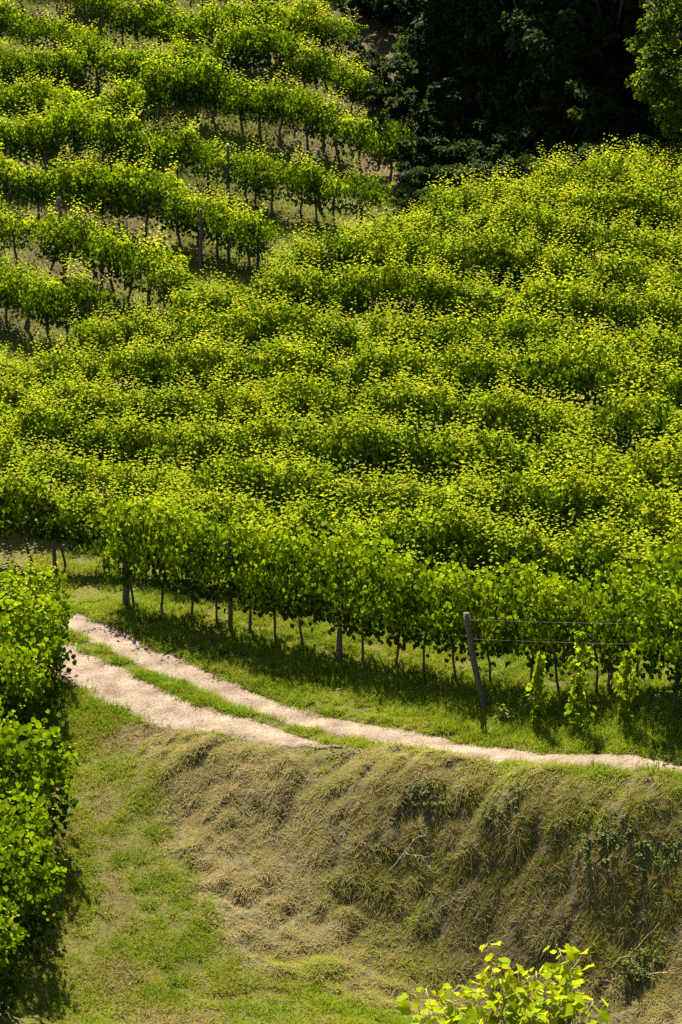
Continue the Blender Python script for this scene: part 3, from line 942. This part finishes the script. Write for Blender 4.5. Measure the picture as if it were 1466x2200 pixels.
def build_grass(name, parts, label):
    V, Q, Tn, Ti, o = [], [], [], [], 0
    for v, q, t, ti in parts:
        V.append(v); Ti.append(ti)
        if len(q): Q.append(q + o)
        Tn.append(t + o)
        o += len(v)
    fs = ([np.concatenate(Q)] if Q else []) + [np.concatenate(Tn)]
    ob = link(name, mesh_from(name, np.concatenate(V), fs, M_GRASS, {'tint': np.concatenate(Ti)}), kind='stuff')
    ob['label'] = label
    return ob

def short_grass():
    parts = []
    # lane, verge and strip in front of the rows
    x, y = scatter(1900000, -7.0, 8.5, 26.5, 46)
    k = in_view(x, y); x, y = x[k], y[k]
    bm = bank_mask(x, y)
    s = soil_amount(x, y)
    clump = 0.5 * fbm(x, y, 0.2, 51, 3) + 0.5 * fbm(x, y, 0.75, 52, 3)
    keep = (bm < rng.random(len(x)) * 0.9) & rut_clear(x, y) & (rng.random(len(x)) > s * 1.0) & (rng.random(len(x)) < 0.42 + 5.0 * np.clip(clump - 0.38, 0, 1))
    keep &= rng.random(len(x)) < np.where(y > 42, 0.4, 1)
    x, y, s, clump, bm = x[keep], y[keep], s[keep], clump[keep], bm[keep]
    lane = sstep(0, 1, (36.5 - y) / 3.0) * (x < -0.5)
    patch = fbm(x, y, 1.1, 61)
    ti = np.clip(0.20 + 0.08 * lane * sstep(0.36, 0.62, patch) + 0.45 * (patch - 0.45) + 0.5 * (fbm(x, y, 0.3, 63, 3) - 0.5) + 0.4 * s + rng.normal(0, 0.14, len(x)) + (rng.random(len(x)) < 0.14 * (0.4 + lane)) * 0.55, 0, 1)
    L = rng.uniform(0.05, 0.17, len(x)) * (0.45 + 6.0 * np.clip(clump - 0.38, 0, 0.16)) * (1 - 0.2 * lane)
    parts.append(blades(x, y, L, rng.uniform(0.010, 0.018, len(x)), ti, 0.7, seg=1))
    return parts
build_grass('short_grass', short_grass(), 'short green and yellowing grass on the lane and beside the track')

def tall_grass():
    # long unmown grass round the young vines and under the front row
    parts = []
    x, y = scatter(170000, -5, 8, 30, 44)
    line = px_line([(150, 41.5), (300, 40.9), (730, 37.6), (900, 35.7), (1046, 34.2), (1250, 32.8), (1466, 31.4), (1640, 30.4)], 30)
    d, t, run = seg_dist(x, y, line)
    wide = np.interp(t / run, [0, 0.35, 0.6, 1], [0.35, 0.3, 0.9, 1.0])
    k = (d < wide * (0.5 + fbm(x, y, 0.5, 81))) & in_view(x, y) & rut_clear(x, y)
    x, y, t = x[k], y[k], t[k] / run
    cl = fbm(x, y, 0.4, 83, 3)
    L = rng.uniform(0.12, 0.30, len(x)) * (0.35 + 1.1 * cl) * np.interp(t, [0, 0.45, 0.65, 1], [0.6, 0.6, 1.15, 1.15])
    ti = np.clip(0.1 + 0.35 * (cl - 0.4) + rng.normal(0, 0.1, len(x)) + (rng.random(len(x)) < 0.06) * 0.6, 0, 1)
    parts.append(blades(x, y, L, rng.uniform(0.009, 0.016, len(x)), ti, 1.0, seg=3))
    return parts
build_grass('tall_grass', tall_grass(), 'lush unmown grass round the foot of the young vines')

def hay():
    parts = []
    x, y = scatter(1000000, -4.5, 8.5, 26.0, 36.0)
    k = in_view(x, y)
    x, y = x[k], y[k]
    bm = bank_mask(x, y)
    tuft = fbm(x, y, 0.24, 91, 3)
    k = (rng.random(len(x)) < bm) & rut_clear(x, y) & (rng.random(len(x)) < np.clip((tuft - 0.34) * 4.5, 0.08, 1))
    x, y, tuft = x[k], y[k], tuft[k]
    big = fbm(x, y, 1.6, 93)
    topd, _, _ = seg_dist(x, y, CREST)
    green = sstep(0.46, 0.66, big) * 0.8 + 0.5 * (1 - sstep(0.1, 0.9, topd))
    gsel = rng.random(len(x)) < 0.10 + 0.38 * np.clip(green, 0, 1)
    brown = rng.random(len(x)) < 0.25
    sel = rng.random(len(x))
    ti = np.where(gsel, rng.normal(0.30, 0.08, len(x)), np.where(sel < 0.42, rng.normal(0.86, 0.10, len(x)), rng.normal(0.56, 0.08, len(x))))
    left = 1 - sstep(-2.2, 0.8, x)
    ti = np.clip(ti + 0.5 * (fbm(x, y, 0.7, 97, 3) - 0.5) + 0.14 * left + 0.05, 0, 1)
    L = rng.uniform(0.05, 0.20, len(x)) * (0.5 + 0.8 * tuft)
    parts.append(blades(x, y, L, rng.uniform(0.009, 0.017, len(x)), ti, 0.40, 0.35, seg=2))
    return parts
build_grass('cut_hay', hay(), 'dry mown grass matted over the steep bank below the track')

def far_grass():
    x, y = scatter(300000, -16, 12, 58, 92)
    px, py = topix(x, y, zbase(x, y))
    k = (px > -80) & (px < 1000) & (py > -80)
    x, y = x[k], y[k]
    s = soil_amount(x, y)
    k = rng.random(len(x)) > s * 0.95
    x, y = x[k], y[k]
    ti = np.clip(0.16 + 0.4 * (fbm(x, y, 2.0, 95) - 0.4) + rng.normal(0, 0.12, len(x)), 0, 1)
    return [blades(x, y, rng.uniform(0.1, 0.34, len(x)), rng.uniform(0.014, 0.028, len(x)), ti, 0.9, seg=1)]
build_grass('rough_grass', far_grass(), 'rough grass between the vine rows of the far slope')

# ------------------------------------------------------------------ weeds and twigs on the bank
def leafy_clump(name, cat, px, py, d, rx, ry, h, n, leaf, label, seed, t0=0.3, mat=None, group=None):
    p = at(px, py, d)
    x, y = float(p[0]), float(p[1])
    g = np.random.default_rng(seed)
    o = thing(name, label, cat, (x, y, zg(x, y)), 0, group)
    stems, P, Nn, Tp, S, Ti = [], [], [], [], [], []
    ns = max(5, n // 16)
    for s in range(ns):
        a, r = g.uniform(0, 6.28), math.sqrt(g.random())
        bx, by = math.cos(a) * r * rx * 0.6, math.sin(a) * r * ry * 0.6
        bz = zg(x + bx, y + by) - zg(x, y)
        hh = h * g.uniform(0.5, 1.1) * (1.1 - 0.5 * r)
        tx, ty = bx * 1.5 + g.normal(0, 0.1) * rx, by * 1.5 + g.normal(0, 0.1) * ry
        pts = [(bx + (tx - bx) * t ** 1.5, by + (ty - by) * t ** 1.5, bz - 0.03 + hh * t * (1.15 - 0.15 * t)) for t in np.linspace(0, 1, 5)]
        stems.append(tube(pts, [0.006, 0.005, 0.004, 0.003, 0.002], 4))
        for k in range(n // ns):
            t = g.uniform(0.15, 1.05)
            c = np.array([np.interp(t, np.linspace(0, 1, 5), [q[i] for q in pts]) for i in range(3)])
            od = g.normal(0, 1, 3); od[2] = abs(od[2]) * 0.4; od /= np.linalg.norm(od)
            P.append(c + od * leaf * 0.8); Nn.append(np.array([0, 0, 0.8]) + od * 0.5 + g.normal(0, 0.35, 3)); Tp.append(od + np.array([0, 0, -0.2]))
            S.append(leaf * g.uniform(0.6, 1.2)); Ti.append(np.clip(t0 + 0.3 * (t - 0.5) + g.normal(0, 0.12), 0, 1))
    v, f = join(stems)
    link('stems', mesh_from(name + '_stems', v, f, M_BARK), o, 'stuff')
    V, F = place_leaves(np.array(P), np.array(Nn), np.array(Tp), np.array(S))
    link('foliage', mesh_from(name + '_foliage', V, F, mat or M_WEED, {'tint': np.repeat(np.array(Ti), len(LEAF_LO))}), o, 'stuff')
    return o
for px, py, d, rx, ry, h, n, lf, t0, lb in [
        (1300, 1795, 29.85, 0.6, 0.35, 0.22, 700, 0.036, 0.22, 'dark green weed clump high on the right of the bank'),
        (1420, 1815, 29.35, 0.5, 0.3, 0.15, 400, 0.034, 0.3, 'low weed patch at the right edge of the bank'),
        (905, 1712, 31.9, 0.6, 0.3, 0.15, 500, 0.034, 0.35, 'green weed patch in the hollow near the top of the bank'),
        (1085, 1735, 31.25, 0.55, 0.3, 0.13, 420, 0.034, 0.5, 'yellow-green weed patch on the bank right of the hollow'),
        (1385, 1985, 28.4, 0.45, 0.3, 0.2, 420, 0.036, 0.25, 'shaded weed tuft low on the right of the bank'),
        (1085, 1520, 34.0, 0.14, 0.12, 0.42, 110, 0.06, 0.5, 'broad-leaved weed at the foot of the leaning post')]:
    leafy_clump('weed_clump', 'weed', px, py, d, rx, ry, h, n, lf, lb, int(px), t0, None, 'weeds on the bank' if py > 1600 else None)

def twig(px, py, d, L, az, label, mat, r=0.006, rise=0.1, seed=0):
    g = np.random.default_rng(seed)
    p = at(px, py, d)
    x, y = float(p[0]), float(p[1])
    o = thing('dry_stalk', label, 'stalk', (x, y, zg(x, y)), 0, 'dry stalks on the bank')
    pts = []
    for i in range(8):
        t = i / 7 - 0.5
        q = (x + math.cos(az) * L * t + g.normal(0, 0.012), y + math.sin(az) * L * t + g.normal(0, 0.012))
        pts.append((q[0] - x, q[1] - y, zg(*q) - zg(x, y) + 0.06 + rise * (0.5 - abs(t)) + g.normal(0, 0.01)))
    parts = [tube(pts, [r * (1 - 0.08 * i) for i in range(8)], 6)]
    for k in (2, 4, 5):
        b = np.array(pts[k]); a2 = az + g.choice([-1, 1]) * g.uniform(0.5, 0.9)
        e = b + np.array([math.cos(a2), math.sin(a2), 0.25]) * L * 0.25
        parts.append(tube([b, (b + e) / 2 + g.normal(0, 0.01, 3), e], [r * 0.6, r * 0.5, r * 0.3], 5))
    v, f = join(parts)
    o.data if False else None
    link('stalk', mesh_from('dry_stalk', v, f, mat, smooth=True), o)
for i, a in enumerate([(880, 1790, 31.3, 0.7, 0.5, 'grey dead twig in the hollow of the bank', M_TWIG, 0.008), (905, 1815, 31.1, 0.6, -0.7, 'grey dead twig crossing another in the hollow of the bank', M_TWIG, 0.008),
                       (1400, 2020, 28.2, 0.9, -0.6, 'long pale stalk lying low at the right of the bank', M_STRAW, 0.006), (460, 1905, 31.4, 0.5, 0.2, 'pale dry stalk at the left foot of the bank', M_STRAW, 0.006),
                       (1370, 1960, 28.6, 0.7, 0.15, 'arching straw stalk at the right of the bank', M_STRAW, 0.005)]):
    twig(*a[:5], a[5], a[6], a[7], 0.12, 60 + i)

# ------------------------------------------------------------------ trees and shrubs behind
def crown_mesh(seed, n_cl, per, r, h, leaf, z0, mat=None):
    g = np.random.default_rng(seed)
    P, Nn, Tp, S, Ti = [], [], [], [], []
    lob = [(g.normal(0, 0.45) * r, g.normal(0, 0.45) * r, z0 + h * g.uniform(0.12, 0.88), g.uniform(0.35, 0.6)) for _ in range(14)]
    for c in range(n_cl):
        lx, ly, lz, lr = lob[g.integers(len(lob))]
        v = g.normal(0, 1, 3); v /= np.linalg.norm(v)
        rad = g.uniform(0.55, 1.08) * lr
        cen = np.array([lx, ly, lz]) + v * rad * np.array([r, r, h * 0.36])
        if cen[2] < 0.15: cen[2] = 0.15 + g.random() * 0.4
        cs = g.uniform(0.16, 0.42) * r * 0.42
        q = g.normal(0, 1, (per, 3)); q *= (g.random((per, 1)) ** 0.4) / np.linalg.norm(q, axis=1, keepdims=True)
        pos = cen + q * cs * np.array([1, 1, 0.75])
        P.append(pos)
        Nn.append(v[None] * 0.6 + np.array([0, 0, 0.6]) + g.normal(0, 0.5, (per, 3)))
        Tp.append(q + np.array([0, 0, -0.5]))
        S.append(leaf * g.uniform(0.7, 1.3, per))
        Ti.append(np.clip(g.normal(0.45, 0.2) + g.normal(0, 0.12, per), 0, 1))
    P, Nn, Tp, S, Ti = map(np.concatenate, (P, Nn, Tp, S, Ti))
    V, F = place_leaves(P, Nn, Tp, S)
    return mesh_from('tree_crown', V, F, mat or M_TREE, {'tint': np.repeat(Ti, len(LEAF_LO))})

def trunk_mesh(seed, h, r):
    g = np.random.default_rng(seed)
    pts = [(g.normal(0, 0.02) * i, g.normal(0, 0.02) * i, -0.3 + h * i / 6) for i in range(7)]
    parts = [tube(pts, [r * (1.25 if i == 0 else 1 - 0.11 * i) for i in range(7)], 9)]
    for k in range(8):
        i = g.integers(2, 6)
        a = g.uniform(0, 6.28)
        L = h * g.uniform(0.2, 0.35)
        b = np.array(pts[i])
        parts.append(tube([b, b + np.array([math.cos(a) * L * 0.5, math.sin(a) * L * 0.5, L * 0.35]), b + np.array([math.cos(a) * L, math.sin(a) * L, L * 0.9])], [r * 0.4, r * 0.28, r * 0.1], 6))
    v, f = join(parts)
    return mesh_from('tree_trunk', v, f, M_TREEBARK, smooth=True)
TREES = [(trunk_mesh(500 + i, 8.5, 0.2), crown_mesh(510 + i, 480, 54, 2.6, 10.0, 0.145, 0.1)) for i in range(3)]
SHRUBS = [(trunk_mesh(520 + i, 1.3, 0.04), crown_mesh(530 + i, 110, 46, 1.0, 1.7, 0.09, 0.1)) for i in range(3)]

def tree(px, d, s, label, kinds, name, cat, group, sz=1.0):
    x = (px - 733) / FPX * d * 1.0
    for _ in range(3):
        x += (px - topix(x, d, zg(x, d) + 1)[0]) / FPX * d
    tm, cm = random.choice(kinds)
    o = thing(name, label, cat, (x, d, zg(x, d) - 0.05), random.uniform(0, 6.28), group)
    o.scale = (s, s, s * sz)
    link('trunk', tm, o)
    link('crown', cm, o, 'stuff')
    return o
FG = 'dark trees behind the vineyard'
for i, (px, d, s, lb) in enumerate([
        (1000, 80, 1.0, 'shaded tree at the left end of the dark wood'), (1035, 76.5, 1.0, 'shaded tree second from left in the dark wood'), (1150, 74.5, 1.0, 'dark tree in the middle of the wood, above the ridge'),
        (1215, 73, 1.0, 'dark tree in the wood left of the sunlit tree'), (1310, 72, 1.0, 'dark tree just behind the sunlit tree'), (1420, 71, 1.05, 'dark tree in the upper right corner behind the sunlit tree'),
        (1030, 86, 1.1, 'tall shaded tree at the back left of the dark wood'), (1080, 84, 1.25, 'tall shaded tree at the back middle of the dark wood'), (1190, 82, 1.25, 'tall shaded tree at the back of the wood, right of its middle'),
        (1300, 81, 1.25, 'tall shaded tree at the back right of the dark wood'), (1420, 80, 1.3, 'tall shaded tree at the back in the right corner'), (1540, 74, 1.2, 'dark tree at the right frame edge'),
        (945, 92, 1.0, 'far shaded tree above the brown earth bank'), (1640, 72, 1.2, 'dark tree beyond the right frame edge'), (800, 95, 1.15, 'added unseen tree above the top frame edge, shading the earth cutting'), (868, 90.5, 1.0, 'added unseen shade tree above the frame between the cutting and the wood'), (735, 99, 1.0, 'added unseen shade tree above the frame left of the earth cutting')]):  # trees above the frame are added, unseen, to shade the earth cutting
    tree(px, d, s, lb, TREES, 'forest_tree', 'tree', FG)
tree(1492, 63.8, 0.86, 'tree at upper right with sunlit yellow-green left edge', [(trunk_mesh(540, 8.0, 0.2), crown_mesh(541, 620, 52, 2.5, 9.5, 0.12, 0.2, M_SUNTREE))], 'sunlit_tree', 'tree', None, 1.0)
for i, (px, d, s, lb) in enumerate([
        (835, 62.5, 0.85, 'olive green bush on the ridge where the vineyard meets the shade'), (775, 63.5, 0.7, 'small bush left of the olive bush on the ridge'), (930, 70.5, 1.15, 'dim green shrub at the edge of the shaded gully'),
        (1010, 70, 1.0, 'dim shrub in the gully right of the first shrub'), (880, 72.5, 1.0, 'dim shrub under the brown earth bank'), (1090, 68.5, 0.9, 'dark shrub in the middle of the shaded gully'),
        (1180, 67.5, 1.0, 'dark shrub right of the gully middle'), (1270, 66.5, 1.0, 'dark shrub left of the sunlit tree'), (895, 79, 1.2, 'dim shrub high beside the brown earth bank'), (900, 84, 1.5, 'dim shrub at the top edge beside the brown earth bank'), (862, 86, 1.3, 'shrub overhanging the top of the brown earth bank'), (850, 77.5, 1.0, 'dark shrub added to dim the brown earth bank half-way up'), (868, 75, 1.1, 'dark shrub added to dim the foot of the brown earth bank'), (765, 79.5, 0.9, 'bush at the end of the far vine rows, left of the earth bank'), (770, 85, 1.0, 'bush above the end of the far vine rows, left of the earth bank'), (960, 66.5, 1.15, 'dark shrub just over the ridge at the left of the gully'), (1040, 66, 1.25, 'dark shrub just over the ridge below the dark wood'), (1120, 65.2, 1.2, 'dark shrub just over the ridge under the middle trees'), (1200, 64.6, 1.25, 'dark shrub just over the ridge right of the middle trees'), (1280, 64.2, 1.2, 'dark shrub just over the ridge beside the sunlit tree'), (1360, 64.2, 1.2, 'dark shrub at the foot of the sunlit tree'), (900, 67.5, 1.1, 'dark shrub at the left lip of the gully'), (1000, 73, 1.6, 'large dark shrub under the left trees of the wood'), (1130, 70.5, 1.7, 'large dark shrub under the middle trees of the wood'), (1240, 69, 1.6, 'large dark shrub under the right trees of the wood')]):  # shrubs half-way up and below the earth bank are added to dim it
    tree(px, d, s, lb, SHRUBS, 'shrub', 'shrub', 'shrubs at the edge of the dark wood')
